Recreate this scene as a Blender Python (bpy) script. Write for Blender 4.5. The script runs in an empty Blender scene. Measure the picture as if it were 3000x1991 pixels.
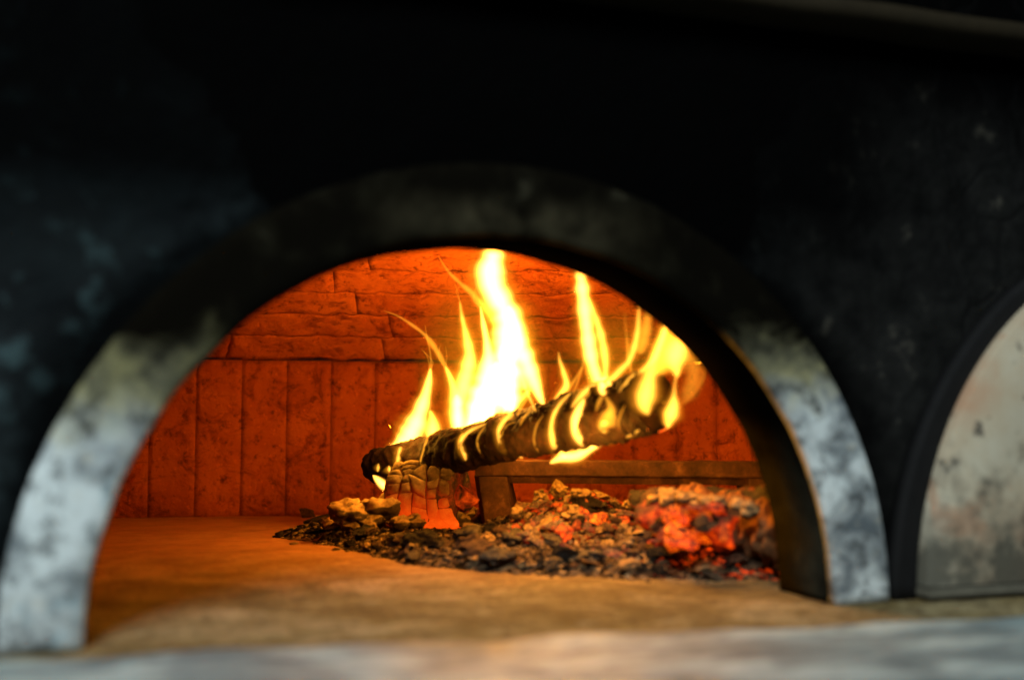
import bpy, bmesh, math, random
from mathutils import Vector, Matrix, noise
random.seed(7)
S = bpy.context.scene
COL = S.collection

# ------------------------------------------------------------------ camera
FPX = 3503.0                                   # focal length in photograph pixels (3000 wide)
CAM = Vector((-.3088, -.866, .167)); YAW, PIT, ROL = .3489, .0539, .0063
FW = Vector((math.sin(YAW)*math.cos(PIT), math.cos(YAW)*math.cos(PIT), math.sin(PIT)))
_r = Vector((math.cos(YAW), -math.sin(YAW), 0)); _u = _r.cross(FW)
RT = _r*math.cos(ROL) + _u*math.sin(ROL); UP = _u*math.cos(ROL) - _r*math.sin(ROL)
cd = bpy.data.cameras.new('camera'); cam = bpy.data.objects.new('camera', cd); COL.objects.link(cam)
m = Matrix.Identity(4)
for i in range(3):
    m[i][0], m[i][1], m[i][2], m[i][3] = RT[i], UP[i], -FW[i], CAM[i]
cam.matrix_world = m
cd.sensor_width = 36; cd.lens = FPX*36/3000; cd.clip_start = .01; cd.clip_end = 50
cd.dof.use_dof = True; cd.dof.focus_distance = 1.57; cd.dof.aperture_fstop = 2.1; cd.dof.aperture_blades = 7
S.camera = cam

# ------------------------------------------------------------------ light
w = bpy.data.worlds.new('World'); S.world = w; w.use_nodes = True
w.node_tree.nodes['Background'].inputs[0].default_value = (.55, .75, 1, 1)
w.node_tree.nodes['Background'].inputs[1].default_value = .003
def area(name, loc, aim, size, power, col):
    l = bpy.data.lights.new(name, 'AREA'); l.size = size; l.energy = power; l.color = col
    o = bpy.data.objects.new(name, l); COL.objects.link(o); o.location = loc
    o.rotation_euler = (Vector(aim)-Vector(loc)).to_track_quat('-Z', 'Y').to_euler()
    return o
area('room_light', (-.95, -1.9, 1.80), (0, 0, .1), .85, 76, (.86, .96, 1.0))
def glow(name, loc, r, power, col):
    l = bpy.data.lights.new(name, 'POINT'); l.energy = power; l.color = col; l.shadow_soft_size = r
    o = bpy.data.objects.new(name, l); COL.objects.link(o); o.location = loc
    return o
FIRE = (1.0, .40, .03)
vs = S.view_settings
vs.view_transform = 'Standard'; vs.look = 'None'; vs.exposure = 0; vs.gamma = 1; vs.use_curve_mapping = False
S.render.engine = 'CYCLES'
cy = S.cycles
cy.transparent_max_bounces = 96; cy.max_bounces = 10; cy.diffuse_bounces = 5; cy.volume_bounces = 0
cy.use_denoising = True; cy.sample_clamp_indirect = 6; cy.caustics_reflective = False; cy.caustics_refractive = False

# ------------------------------------------------------------------ pixel -> place
def ray(px, py): return FW + RT*((px-1500)/FPX) - UP*((py-995.5)/FPX)
def atd(px, py, d): return CAM + ray(px, py)*d
def onz(px, py, z): q = ray(px, py); return CAM + q*((z-CAM.z)/q.z)
def proj(P):
    d = P-CAM; z = d.dot(FW); return 1500+FPX*d.dot(RT)/z, 995.5-FPX*d.dot(UP)/z, z
def clamp(x, a=0., b=1.): return a if x < a else b if x > b else x
def sst(a, b, x):
    t = clamp((x-a)/(b-a)); return t*t*(3-2*t)
def nz(p, s=1., o=0.): return noise.noise(Vector(p)*s + Vector((o*7.3, o*3.1, o*1.7)))
def fbm(p, s=1., n=4, o=0.):
    t, a, q = 0., 1., s
    for i in range(n):
        t += a*nz(p, q, o+i); a *= .5; q *= 2.03
    return t

# ------------------------------------------------------------------ node materials
class MT:
    def __init__(self, name):
        self.m = bpy.data.materials.new(name); self.m.use_nodes = True
        self.t = self.m.node_tree; self.t.nodes.clear()
        self.out = self.n('ShaderNodeOutputMaterial')
        self._obj = None
    def n(self, typ, **kw):
        x = self.t.nodes.new(typ)
        for k, v in kw.items(): setattr(x, k, v)
        return x
    def l(self, a, b): self.t.links.new(a, b)
    def put(self, sock, v):
        if hasattr(v, 'is_output'): self.l(v, sock)
        elif isinstance(v, (tuple, list)) and len(v) == 3 and sock.type == 'RGBA': sock.default_value = (*v, 1)
        else: sock.default_value = v
    def obj(self, scale=None, rnd=False):
        if not self._obj: self._obj = self.n('ShaderNodeTexCoord').outputs['Object']
        o = self._obj
        if scale is not None:
            mp = self.n('ShaderNodeMapping'); self.l(o, mp.inputs[0]); mp.inputs['Scale'].default_value = scale; o = mp.outputs[0]
        if rnd:
            va = self.n('ShaderNodeVectorMath', operation='ADD'); self.l(o, va.inputs[0])
            cx = self.n('ShaderNodeVectorMath', operation='SCALE'); cx.inputs[0].default_value = (31, 17, 53)
            self.l(self.rand(), cx.inputs['Scale']); self.l(cx.outputs[0], va.inputs[1]); o = va.outputs[0]
        return o
    def rand(self): return self.n('ShaderNodeObjectInfo').outputs['Random']
    def noise(self, scale, detail=5, rough=.6, vec=None, dist=0.):
        x = self.n('ShaderNodeTexNoise'); x.inputs['Scale'].default_value = scale; x.inputs['Detail'].default_value = detail
        x.inputs['Roughness'].default_value = rough; x.inputs['Distortion'].default_value = dist
        self.l(vec or self.obj(), x.inputs['Vector']); return x.outputs['Fac']
    def voro(self, scale, vec=None, feature='F1'):
        x = self.n('ShaderNodeTexVoronoi', feature=feature); x.inputs['Scale'].default_value = scale
        self.l(vec or self.obj(), x.inputs['Vector']); return x.outputs['Distance']
    def ramp(self, fac, stops, mode='LINEAR'):
        x = self.n('ShaderNodeValToRGB'); cr = x.color_ramp; cr.interpolation = mode
        while len(cr.elements) < len(stops): cr.elements.new(.5)
        for e, (p, c) in zip(cr.elements, stops):
            e.position = p; e.color = (c, c, c, 1) if isinstance(c, (int, float)) else (*c, 1)
        self.l(fac, x.inputs[0]); return x.outputs[0]
    def math(self, op, a, b=0., cl=False):
        x = self.n('ShaderNodeMath', operation=op, use_clamp=cl); self.put(x.inputs[0], a); self.put(x.inputs[1], b); return x.outputs[0]
    def mix(self, f, a, b, mode='MIX'):
        x = self.n('ShaderNodeMix', data_type='RGBA', blend_type=mode); self.put(x.inputs[0], f)
        self.put(x.inputs[6], a); self.put(x.inputs[7], b); return x.outputs[2]
    def sep(self, v=None):
        x = self.n('ShaderNodeSeparateXYZ'); self.l(v or self.obj(), x.inputs[0]); return x.outputs
    def normz(self):
        g = self.n('ShaderNodeNewGeometry'); return self.sep(g.outputs['Normal'])[2]
    def bump(self, h, strength=.5, dist=.002, nrm=None):
        x = self.n('ShaderNodeBump'); x.inputs['Strength'].default_value = strength; x.inputs['Distance'].default_value = dist
        self.l(h, x.inputs['Height'])
        if nrm: self.l(nrm, x.inputs['Normal'])
        return x.outputs[0]
    def bsdf(self, col, rough=.8, nrm=None, metal=0., spec=.3, emis=None, estr=0.):
        x = self.n('ShaderNodeBsdfPrincipled'); self.put(x.inputs['Base Color'], col); self.put(x.inputs['Roughness'], rough)
        self.put(x.inputs['Metallic'], metal); self.put(x.inputs['Specular IOR Level'], spec)
        if nrm: self.l(nrm, x.inputs['Normal'])
        if emis is not None:
            self.put(x.inputs['Emission Color'], emis); self.put(x.inputs['Emission Strength'], estr)
        self.l(x.outputs[0], self.out.inputs['Surface']); return self.m

def mat_brick(name, base, pale, dark):
    k = MT(name); v = k.obj()
    a = k.noise(7, 6, .66, v, .5); b = k.noise(60, 6, .75, v); c = k.noise(26, 6, .72, v, .8); d = k.noise(150, 4, .8, v); e = k.noise(13, 7, .75, v, 1.5)
    col = k.mix(k.ramp(a, [(.36, 0), (.64, 1)]), base, pale)
    col = k.mix(k.math('MULTIPLY', k.rand(), .18), col, dark)
    col = k.mix(k.ramp(b, [(.34, .8), (.46, 0)]), col, tuple(q*.5 for q in dark))            # pits
    col = k.mix(k.ramp(c, [(.34, .75), (.48, 0)]), col, dark)                                 # soot blotches
    col = k.mix(k.ramp(e, [(.60, 0), (.70, .7)]), col, tuple(q*.6 for q in dark))
    col = k.mix(k.ramp(d, [(.60, 0), (.72, .75)]), col, tuple(min(1, q*1.6) for q in pale))   # pale grains
    f = k.noise(5, 4, .55, k.obj((1, 1, 3.2)), .5)
    crack = k.math('MULTIPLY', k.ramp(k.math('ABSOLUTE', k.math('SUBTRACT', f, .5)), [(.0, 1), (.006, 0)]), k.ramp(a, [(.52, 0), (.60, 1)]))
    col = k.mix(k.math('MULTIPLY', crack, .35), col, tuple(q*.15 for q in dark))
    h = k.math('ADD', c, k.math('ADD', k.math('MULTIPLY', b, .8), k.math('MULTIPLY', e, -1.0)))
    h = k.math('SUBTRACT', h, k.math('MULTIPLY', crack, .15))
    return k.bsdf(col, .9, k.bump(h, 1.0, .005), spec=.08)
def mat_mortar():
    k = MT('scorched mortar'); a = k.noise(60, 5, .7)
    return k.bsdf(k.ramp(a, [(.3, (.03, .007, .002)), (.7, (.15, .035, .010))]), .95, k.bump(a, .8, .003), spec=.1)
def mat_facade():
    k = MT('black flaking paint')
    a = k.noise(7, 6, .65, dist=.4); b = k.noise(34, 5, .62); c = k.noise(130, 4, .7); x, y, z = k.sep()
    col = k.ramp(a, [(.36, (.005, .007, .008)), (.50, (.018, .026, .028)), (.62, (.050, .074, .078))])
    col = k.mix(k.ramp(b, [(.42, 0), (.60, .7)]), col, (.012, .015, .016))
    col = k.mix(k.ramp(b, [(.57, 0), (.67, .5)]), col, (.07, .125, .13))
    gr = k.ramp(x, [(.42, 0), (.52, 1)])                                   # right of the mouth the paint is plain grey black
    colr = k.ramp(b, [(.35, (.005, .0052, .0048)), (.62, (.014, .0142, .013)), (.72, (.075, .070, .054))])
    sx = k.math('SUBTRACT', x, 0.)
    col = k.mix(k.ramp(x, [(.0, 0), (.30, 1)]), col, colr)
    # soot plume that climbs from the crown of the mouth
    d = k.math('ABSOLUTE', k.math('ADD', x, -.02)); d = k.math('SUBTRACT', d, k.math('MULTIPLY', z, .62))
    d = k.math('ADD', d, k.math('MULTIPLY', k.math('SUBTRACT', a, .5), .25))
    soot_and_shade = k.math('MULTIPLY', k.ramp(d, [(.0, 1), (.16, 0)]), 1.0)
    hi = k.ramp(k.math('ADD', z, k.math('MULTIPLY', k.math('SUBTRACT', a, .5), .15)), [(.18, 0), (.34, 1)])
    hi = k.math('MULTIPLY', hi, k.ramp(k.math('SUBTRACT', x, k.math('MULTIPLY', z, .35)), [(.18, 1), (.34, .25)]))
    hi = k.math('MAXIMUM', hi, k.ramp(z, [(.36, 0), (.46, 1)]))
    soot_and_shade = k.math('MAXIMUM', soot_and_shade, k.math('MULTIPLY', hi, .97))
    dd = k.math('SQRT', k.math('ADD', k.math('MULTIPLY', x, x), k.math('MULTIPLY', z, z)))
    contact_shade = k.ramp(k.math('ADD', dd, k.math('MULTIPLY', k.math('SUBTRACT', a, .5), .05)), [(.362, 1), (.405, 0)])  # contact shade beside the arch strip, painted into the wall colour
    soot_and_shade = k.math('MAXIMUM', soot_and_shade, k.math('MULTIPLY', contact_shade, .92))
    col = k.mix(soot_and_shade, col, (.0012, .0012, .0012))
    cv = k.n('ShaderNodeTexVoronoi', feature='DISTANCE_TO_EDGE'); cv.inputs['Scale'].default_value = 14; cv.inputs['Randomness'].default_value = 1.
    wv = k.n('ShaderNodeVectorMath', operation='ADD'); k.l(k.obj((1, 1, .6)), wv.inputs[0]); wn = k.n('ShaderNodeTexNoise'); wn.inputs['Scale'].default_value = 12; k.l(k.obj(), wn.inputs['Vector'])
    ws = k.n('ShaderNodeVectorMath', operation='SCALE'); ws.inputs['Scale'].default_value = .10; k.l(wn.outputs['Color'], ws.inputs[0]); k.l(ws.outputs[0], wv.inputs[1]); k.l(wv.outputs[0], cv.inputs['Vector'])
    crk = k.math('MULTIPLY', k.ramp(cv.outputs['Distance'], [(.0, 1), (.07, 0)]), k.ramp(x, [(.34, 0), (.44, 1)]))
    col = k.mix(k.math('MULTIPLY', crk, .5), col, (.004, .004, .004))
    h = k.math('ADD', k.math('SUBTRACT', k.math('MULTIPLY', a, 1.2), k.math('MULTIPLY', crk, .22)), k.math('ADD', k.math('MULTIPLY', b, .8), k.math('MULTIPLY', c, .15)))
    return k.bsdf(col, .8, k.bump(h, .8, .006), spec=k.math('MULTIPLY', k.math('SUBTRACT', 1., soot_and_shade), .06))
def mat_trim():
    k = MT('tarnished arch steel'); x, y, z = k.sep()
    a = k.noise(17, 6, .62, dist=.5); b = k.noise(48, 5, .65); c = k.noise(150, 4, .7)
    col = k.ramp(a, [(.38, (.10, .12, .13)), (.48, (.30, .335, .335)), (.58, (.58, .64, .63))])
    col = k.mix(k.ramp(b, [(.37, .85), (.48, 0)]), col, (.06, .066, .066))
    col = k.mix(k.ramp(k.noise(30, 4, .6, k.obj((1, 1, .6))), [(.60, 0), (.70, .55)]), col, (.30, .43, .47))
    col = k.mix(k.ramp(b, [(.58, 0), (.70, .6)]), col, (.50, .47, .36))
    zz = k.math('ADD', z, k.math('MULTIPLY', k.math('SUBTRACT', a, .5), .11))
    zz = k.math('ADD', zz, k.math('MULTIPLY', x, -.045))
    col = k.mix(k.ramp(zz, [(.150, 0), (.185, .9)]), col, k.ramp(b, [(.38, (.035, .032, .014)), (.60, (.24, .22, .09))]))
    spots = k.ramp(k.noise(26, 5, .6), [(.50, (.0035, .003, .002)), (.64, (.007, .0064, .004)), (.76, (.035, .032, .02))])
    col = k.mix(k.ramp(zz, [(.180, 0), (.225, 1)]), col, spots)
    cr_ = k.math('MULTIPLY', k.ramp(k.math('ABSOLUTE', k.math('ADD', x, -.01)), [(.03, 1), (.13, 0)]), k.ramp(z, [(.310, 1), (.332, 0)]))
    cr_ = k.math('MULTIPLY', k.math('MULTIPLY', cr_, k.ramp(z, [(.2, 0), (.25, 1)])), k.ramp(k.noise(20, 5, .6), [(.38, 0), (.62, 1)]))
    col = k.mix(cr_, col, (.045, .039, .022))                     # soot rubbed thin at the crown
    h = k.math('ADD', a, k.math('MULTIPLY', c, .25))
    return k.bsdf(col, k.ramp(b, [(.3, .8), (.7, .6)]), k.bump(h, .5, .003), metal=.0, spec=k.ramp(zz, [(.17, .25), (.22, .0)]))
def mat_soot_lining():
    k = MT('sooty mouth lining'); x, y, z = k.sep(); a = k.noise(22, 5, .65)
    col = k.ramp(a, [(.35, (.010, .009, .006)), (.65, (.032, .031, .02))])
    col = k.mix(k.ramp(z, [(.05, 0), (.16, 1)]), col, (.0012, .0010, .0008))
    return k.bsdf(col, .95, k.bump(a, .6, .003), spec=.0)
def mat_floor():
    k = MT('ash dusted hearth stone'); st = k.obj((1, 1.25, 1))
    a = k.noise(7, 6, .68, st, .8); b = k.noise(22, 6, .7, st); c = k.noise(160, 4, .7)
    col = k.ramp(a, [(.36, (.11, .078, .028)), (.50, (.20, .148, .060)), (.62, (.33, .27, .14))])
    col = k.mix(k.ramp(b, [(.33, .75), (.48, 0)]), col, (.065, .042, .02))
    col = k.mix(k.ramp(b, [(.58, 0), (.72, .6)]), col, (.33, .30, .22))
    col = k.mix(k.ramp(c, [(.36, .7), (.50, 0)]), col, (.05, .034, .016))
    g2 = k.noise(45, 6, .75); col = k.mix(k.ramp(g2, [(.36, .6), (.50, 0)]), col, (.075, .045, .018))
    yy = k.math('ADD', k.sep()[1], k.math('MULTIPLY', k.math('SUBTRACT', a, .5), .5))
    col = k.mix(k.ramp(yy, [(.15, 0), (.60, .8)]), col, k.mix(b, (.20, .065, .022), (.54, .20, .07)))   # redder towards the back
    return k.bsdf(col, .9, k.bump(k.math('ADD', b, k.math('MULTIPLY', c, .4)), .5, .002), spec=.12)
def mat_counter():
    k = MT('pale counter stone'); st = k.obj((1, 2.4, 1))
    a = k.noise(9, 6, .6, st, .5); b = k.noise(40, 5, .65, st)
    col = k.ramp(a, [(.38, (.10, .14, .15)), (.5, (.22, .285, .285)), (.60, (.38, .47, .455))])
    col = k.mix(k.ramp(b, [(.34, .5), (.5, 0)]), col, (.12, .125, .13))
    return k.bsdf(col, k.ramp(b, [(.3, .75), (.7, .5)]), k.bump(k.math('ADD', a, k.math('MULTIPLY', b, .3)), .5, .003), spec=.25)
def mat_door():
    k = MT('speckled pale door'); x, y, z = k.sep()
    a = k.noise(8, 6, .6); b = k.noise(40, 6, .62); c = k.noise(19, 4, .6, dist=.8)
    col = k.ramp(a, [(.38, (.40, .25, .15)), (.50, (.42, .35, .24)), (.62, (.47, .43, .32))])
    col = k.mix(k.ramp(b, [(.30, .85), (.39, 0)]), col, (.06, .05, .04))
    col = k.mix(k.ramp(c, [(.62, 0), (.72, .6)]), col, (.38, .19, .10))
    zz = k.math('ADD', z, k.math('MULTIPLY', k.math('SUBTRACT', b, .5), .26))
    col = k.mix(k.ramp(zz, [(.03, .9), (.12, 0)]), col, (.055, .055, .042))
    return k.bsdf(col, .75, k.bump(b, .4, .002), spec=.25)
def mat_iron():
    k = MT('scaled iron'); a = k.noise(40, 6, .7); b = k.noise(200, 3, .7)
    col = k.ramp(a, [(.35, (.026, .010, .0045)), (.55, (.075, .029, .012)), (.7, (.17, .072, .033))])
    return k.bsdf(col, .8, k.bump(k.math('ADD', a, k.math('MULTIPLY', b, .4)), .8, .002), spec=.25)
def mat_plain(name, col, rough=.8):
    k = MT(name); a = k.noise(60, 5, .65)
    return k.bsdf(k.mix(k.math('MULTIPLY', a, .8), col, tuple(c*.25 for c in col)), rough, k.bump(a, .5, .002), spec=.15)
def mat_char(name, lo, hi, scale=90, ks=1.):
    scale *= ks; k = MT(name); v = k.obj(rnd=True); a = k.noise(scale, 6, .7, v); b = k.noise(scale*.25, 4, .6, v)
    col = k.ramp(a, [(.35, lo), (.65, hi)])
    col = k.mix(k.ramp(b, [(.4, 0), (.7, .6)]), col, hi)
    return k.bsdf(col, .9, k.bump(a, 1.0, .003), spec=.15)
def mat_ash(name, lo, hi, dark=.0, ks=1.):
    k = MT(name); v = k.obj(rnd=True); a = k.noise(110*ks, 6, .72, v); b = k.noise(35*ks, 4, .6, v)
    col = k.ramp(a, [(.33, lo), (.62, hi)])
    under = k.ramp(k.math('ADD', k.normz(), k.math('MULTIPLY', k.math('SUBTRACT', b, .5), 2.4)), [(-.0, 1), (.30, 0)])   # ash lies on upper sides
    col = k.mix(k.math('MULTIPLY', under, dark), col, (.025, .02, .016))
    return k.bsdf(col, .95, k.bump(a, .9, .003), spec=.05)
def mat_ember(name, strength, ash=.5, thr=.5, hot=(1, .13, .008), ks=1.):
    k = MT(name); v = k.obj(rnd=True); a = k.noise(55*ks, 5, .65, v, .6); b = k.noise(150*ks, 4, .7, v)
    h = k.math('ADD', a, k.math('MULTIPLY', k.math('SUBTRACT', b, .5), .45))
    g = k.ramp(h, [(thr-.12, 0), (thr+.04, .35), (thr+.18, 1)])
    col = k.ramp(b, [(.35, (.03, .018, .012)), (.65, (.28*ash+.02, .22*ash+.02, .16*ash+.015))])
    es = k.math('MULTIPLY', g, strength)
    r2 = k.math('ADD', .35, k.math('MULTIPLY', k.rand(), 1.0))
    ec = k.mix(g, (1, .028, .002), hot)
    return k.bsdf(col, .9, k.bump(h, 1., .003), spec=.1, emis=ec, estr=k.math('MULTIPLY', es, r2))
def mat_flame(name, e, col=(1, .40, .055)):
    k = MT(name); x = k.n('ShaderNodeEmission'); x.inputs[0].default_value = (*col, 1); x.inputs[1].default_value = e
    k.l(x.outputs[0], k.out.inputs['Volume']); return k.m

BR1 = mat_brick('fire brick', (.235, .041, .007), (.37, .080, .015), (.085, .011, .002))
BR2 = mat_brick('dome brick', (.29, .055, .010), (.43, .103, .020), (.095, .013, .003))
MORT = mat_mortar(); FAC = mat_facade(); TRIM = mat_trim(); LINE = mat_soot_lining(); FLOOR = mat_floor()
CNT = mat_counter(); DOOR = mat_door(); IRON = mat_iron()
BLACK = mat_plain('plain black', (.010, .010, .010)); BROWN = mat_plain('brown ledge', (.022, .016, .007))

# ------------------------------------------------------------------ object helpers
def tag(o, label=None, cat=None, group=None, kind=None):
    if label: o['label'] = label
    if cat: o['category'] = cat
    if group: o['group'] = group
    if kind: o['kind'] = kind
    return o
def mesh(name, V, F, mat, parent=None, smooth=True):
    me = bpy.data.meshes.new(name); me.from_pydata([tuple(v) for v in V], [], F); me.update()
    me.materials.append(mat)
    if smooth: me.polygons.foreach_set('use_smooth', [True]*len(me.polygons))
    o = bpy.data.objects.new(name, me); COL.objects.link(o); o.parent = parent
    return o
def fixn(o):
    b = bmesh.new(); b.from_mesh(o.data); bmesh.ops.recalc_face_normals(b, faces=b.faces[:]); b.to_mesh(o.data); b.free(); return o
def empty(name, loc=(0, 0, 0)):
    o = bpy.data.objects.new(name, None); COL.objects.link(o); o.location = loc; o.empty_display_size = .05; return o
def setparent(o, p):
    o.parent = p; o.matrix_parent_inverse = Matrix.Translation(-p.location); return o
def grid_faces(n, mm, wrap=False):
    F = []
    for i in range(n-1):
        for j in range(mm-1 if not wrap else mm):
            a, b = i*mm+j, i*mm+(j+1) % mm; F.append((a, b, b+mm, a+mm))
    return F

# ================================================================== the oven
R, W, HR, TUN = .300, .0557, .298, .0845
oven = empty('brick_oven')
tag(oven, 'black fronted brick oven with a tarnished steel arch around its open mouth', 'oven')

# facade: columns that start on the arch
def arch_z(x, r, h): return h*math.sqrt(max(0, 1-(x/r)**2)) if abs(x) < r else 0.
def facade():
    r0, h0 = R+.022, HR+.022
    xs = [-1.0+.03*i for i in range(22)]
    xs = [x for x in xs if x < -r0-.01] + [-r0-.0005] + [-r0*math.cos(math.pi*i/72) for i in range(73)] + [r0+.0005]
    x = r0+.02
    while x < 1.35: xs.append(x); x += .03
    N = 44; V = []
    for x in xs:
        zb = arch_z(x, r0, h0)
        for j in range(N):
            z = zb+(.95-zb)*(j/(N-1))
            y = .012 + .004*fbm((x, 0, z), 6, 4) + .0015*nz((x, 0, z), 40)
            e = math.hypot(x, z*R/HR)
            V.append((x, y+.0045, z))
    F = [(a, b, c, d) for (d, c, b, a) in grid_faces(len(xs), N)]
    n = len(V)
    V += [(x, TUN-.004, z) for (x, y, z) in V]                       # back of the front wall
    F += [tuple(i+n for i in reversed(f)) for f in F]
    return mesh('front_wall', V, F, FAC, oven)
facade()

def arch_band(name, r0, h0, r1, h1, y0, y1, mat, cx=0., n=140, bev=.003, rough=0., zfoot=0., parent=None):
    # closed band swept along the arch; profile in (offset outward 0..1, depth)
    V = []
    prof = [(0, y1), (0, y0+bev), (bev/(r1-r0), y0), (.25, y0), (.5, y0), (.75, y0), (1-bev/(r1-r0), y0), (1, y0+bev), (1, y1)]
    for i in range(n+1):
        t = math.pi*i/n; c, s = math.cos(t), math.sin(t)
        for (q, y) in prof:
            r = r0+(r1-r0)*q; h = h0+(h1-h0)*q
            p = Vector((cx+r*c, y, max(h*s, 0)+zfoot))
            d = rough*fbm((p.x, q, p.z), 22, 3) if rough else 0
            p.x += c*d*.6; p.z += s*d*.6; p.y += d*.5
            V.append(p)
    k = len(prof)
    F = grid_faces(n+1, k, True) + [tuple(range(k)), tuple(range(n*k, n*k+k))[::-1]]
    o = mesh(name, V, F, mat, parent); fixn(o)
    return o
tr = arch_band('arch_trim', R, HR, R+W, HR+W, 0, .0115, TRIM, rough=.0022, parent=oven)
tag(tr, 'tarnished grey steel arch strip, sooty black at its crown')
arch_band('mouth_lining', R-.0016, HR-.0016, R+.0225, HR+.0225, .0118, TUN, LINE, rough=.0025, parent=oven)

# footprint of the chamber
CH = Vector((-.042, .505)); CA, CB, CN = .62, .43, 3.0; CR = math.atan(-.22)
def foot(t, inset=0.):
    c, s = math.cos(t), math.sin(t)
    a, b = max(CA-inset, .01), max(CB-inset, .01)
    x = a*math.copysign(abs(c)**(2/CN), c); y = b*math.copysign(abs(s)**(2/CN), s)
    return Vector((CH.x+x*math.cos(CR)-y*math.sin(CR), CH.y+x*math.sin(CR)+y*math.cos(CR), 0))
def ring(inset, n=2400):
    P = [foot(2*math.pi*i/n-math.pi/2, inset) for i in range(n)]
    L = [0.]
    for i in range(n): L.append(L[-1]+(P[(i+1) % n]-P[i]).length)
    return P, L
def at_len(P, L, s):
    s %= L[-1]
    lo, hi = 0, len(P)
    while hi-lo > 1:
        mid = (lo+hi)//2
        if L[mid] <= s: lo = mid
        else: hi = mid
    f = (s-L[lo])/max(1e-9, L[lo+1]-L[lo]); return P[lo].lerp(P[(lo+1) % len(P)], f)
def brick_mesh(corner, nu, nv, depth, inward, seed, rough, edge):
    # corner: function (u,v)->point on the hot face; sides go back into the wall along -inward
    V = []
    for j in range(nv+1):
        for i in range(nu+1):
            u, v = i/nu, j/nv; p = corner(u, v)
            d = rough*fbm(p, 38, 4, seed)
            ed = min(u, 1-u)*nu, min(v, 1-v)*nv
            if ed[0] < .5 or ed[1] < .5: d -= edge*(.6+1.2*abs(nz(p, 70, seed)))
            V.append(p + inward*d)
    F = [f[::-1] for f in grid_faces(nv+1, nu+1)]
    n = len(V); rim = [i for i in range(nu+1)] + [(nu+1)*j+nu for j in range(1, nv+1)] + [(nu+1)*nv+i for i in range(nu-1, -1, -1)] + [(nu+1)*j for j in range(nv-1, 0, -1)]
    V += [V[i]-inward*depth for i in rim]
    for k in range(len(rim)):
        a, b = rim[k], rim[(k+1) % len(rim)]; F.append((a, b, n+(k+1) % len(rim), n+k))
    F.append(tuple(range(n, n+len(rim)))[::-1])
    return V, F

# upright bricks of the chamber wall
WALLH = .232
P0, L0 = ring(0)
# mortar body behind the bricks
V = []; K = 160
for i in range(K):
    p = foot(2*math.pi*i/K, -.0032)
    V += [(p.x, max(p.y, TUN), -.01), (p.x, max(p.y, TUN), WALLH)]
F = [(2*i, 2*i+1, (2*i+3) % (2*K), (2*i+2) % (2*K)) for i in range(K)]
F = [f for f in F if min(V[i][1] for i in f) > .16]             # open towards the mouth
bw = mesh('chamber_wall', V, F, MORT, oven); tag(bw, 'chamber wall of upright scorched fire bricks')
# phase so that a joint falls where the photograph has one (x 575, y 1300)
best = None
for i in range(0, 2400, 2):
    q = P0[i]
    if q.y < .6: continue
    px = proj(Vector((q.x, q.y, .12)))[0]
    if best is None or abs(px-575) < best[0]: best = (abs(px-575), L0[i])
s0 = best[1]; cnt = round(L0[-1]/.0665); PITCH = L0[-1]/cnt
for k in range(cnt):
    sa, sb = s0+k*PITCH, s0+(k+1)*PITCH
    a, b = at_len(P0, L0, sa), at_len(P0, L0, sb)
    mid = (a+b)/2
    if mid.y < .17: continue
    tdir = (b-a).normalized(); inward = Vector((-tdir.y, tdir.x, 0))
    if inward.dot(Vector((CH.x, CH.y, 0))-mid) < 0: inward = -inward
    g = .00003 if random.random() < .55 else .0001+.0003*random.random()**2
    a2, b2 = a+tdir*g, b-tdir*g
    off = random.uniform(-.0002, .0002); top = WALLH-.0012-random.uniform(0, .0022)
    def corner(u, v, a2=a2, b2=b2, off=off, top=top, inward=inward):
        p = a2.lerp(b2, u) + inward*off; return Vector((p.x, p.y, -.004+(top+.004)*v))
    if (inward.cross(Vector((0, 0, 1)))).dot(tdir) > 0: pass
    Vv, Ff = brick_mesh(corner, 8, 24, .04, inward, 0, .0024, .00012)
    fixn(mesh('brick', Vv, Ff, BR1, bw))
# dome: courses leaning in
JZ = [WALLH, .264, .292, .3190, .3430, .3655, .385, .400, .4105]
dm = None
V = []; rows = []
ins, z = 0., WALLH
INS = [0.]
for k in range(1, len(JZ)):
    dz = JZ[k]-JZ[k-1]; ins += math.sqrt(max(.064**2-dz*dz, 1e-6)); INS.append(min(ins, CB-.02))
for k in range(len(JZ)):
    for i in range(K):
        p = foot(2*math.pi*i/K, INS[k]-.003); V.append((p.x, max(p.y, TUN), JZ[k]+.007))
V.append((CH.x, CH.y, .425)); F = grid_faces(len(JZ), K, True)
F += [((len(JZ)-1)*K+i, (len(JZ)-1)*K+(i+1) % K, len(JZ)*K) for i in range(K)]
F = [f for f in F if sum(V[i][1] for i in f)/len(f) > .26 and all(V[i][1] > .2 for i in f)]
dm = mesh('dome', V, F, MORT, oven); tag(dm, 'low dome of leaning scorched brick courses')
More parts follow.
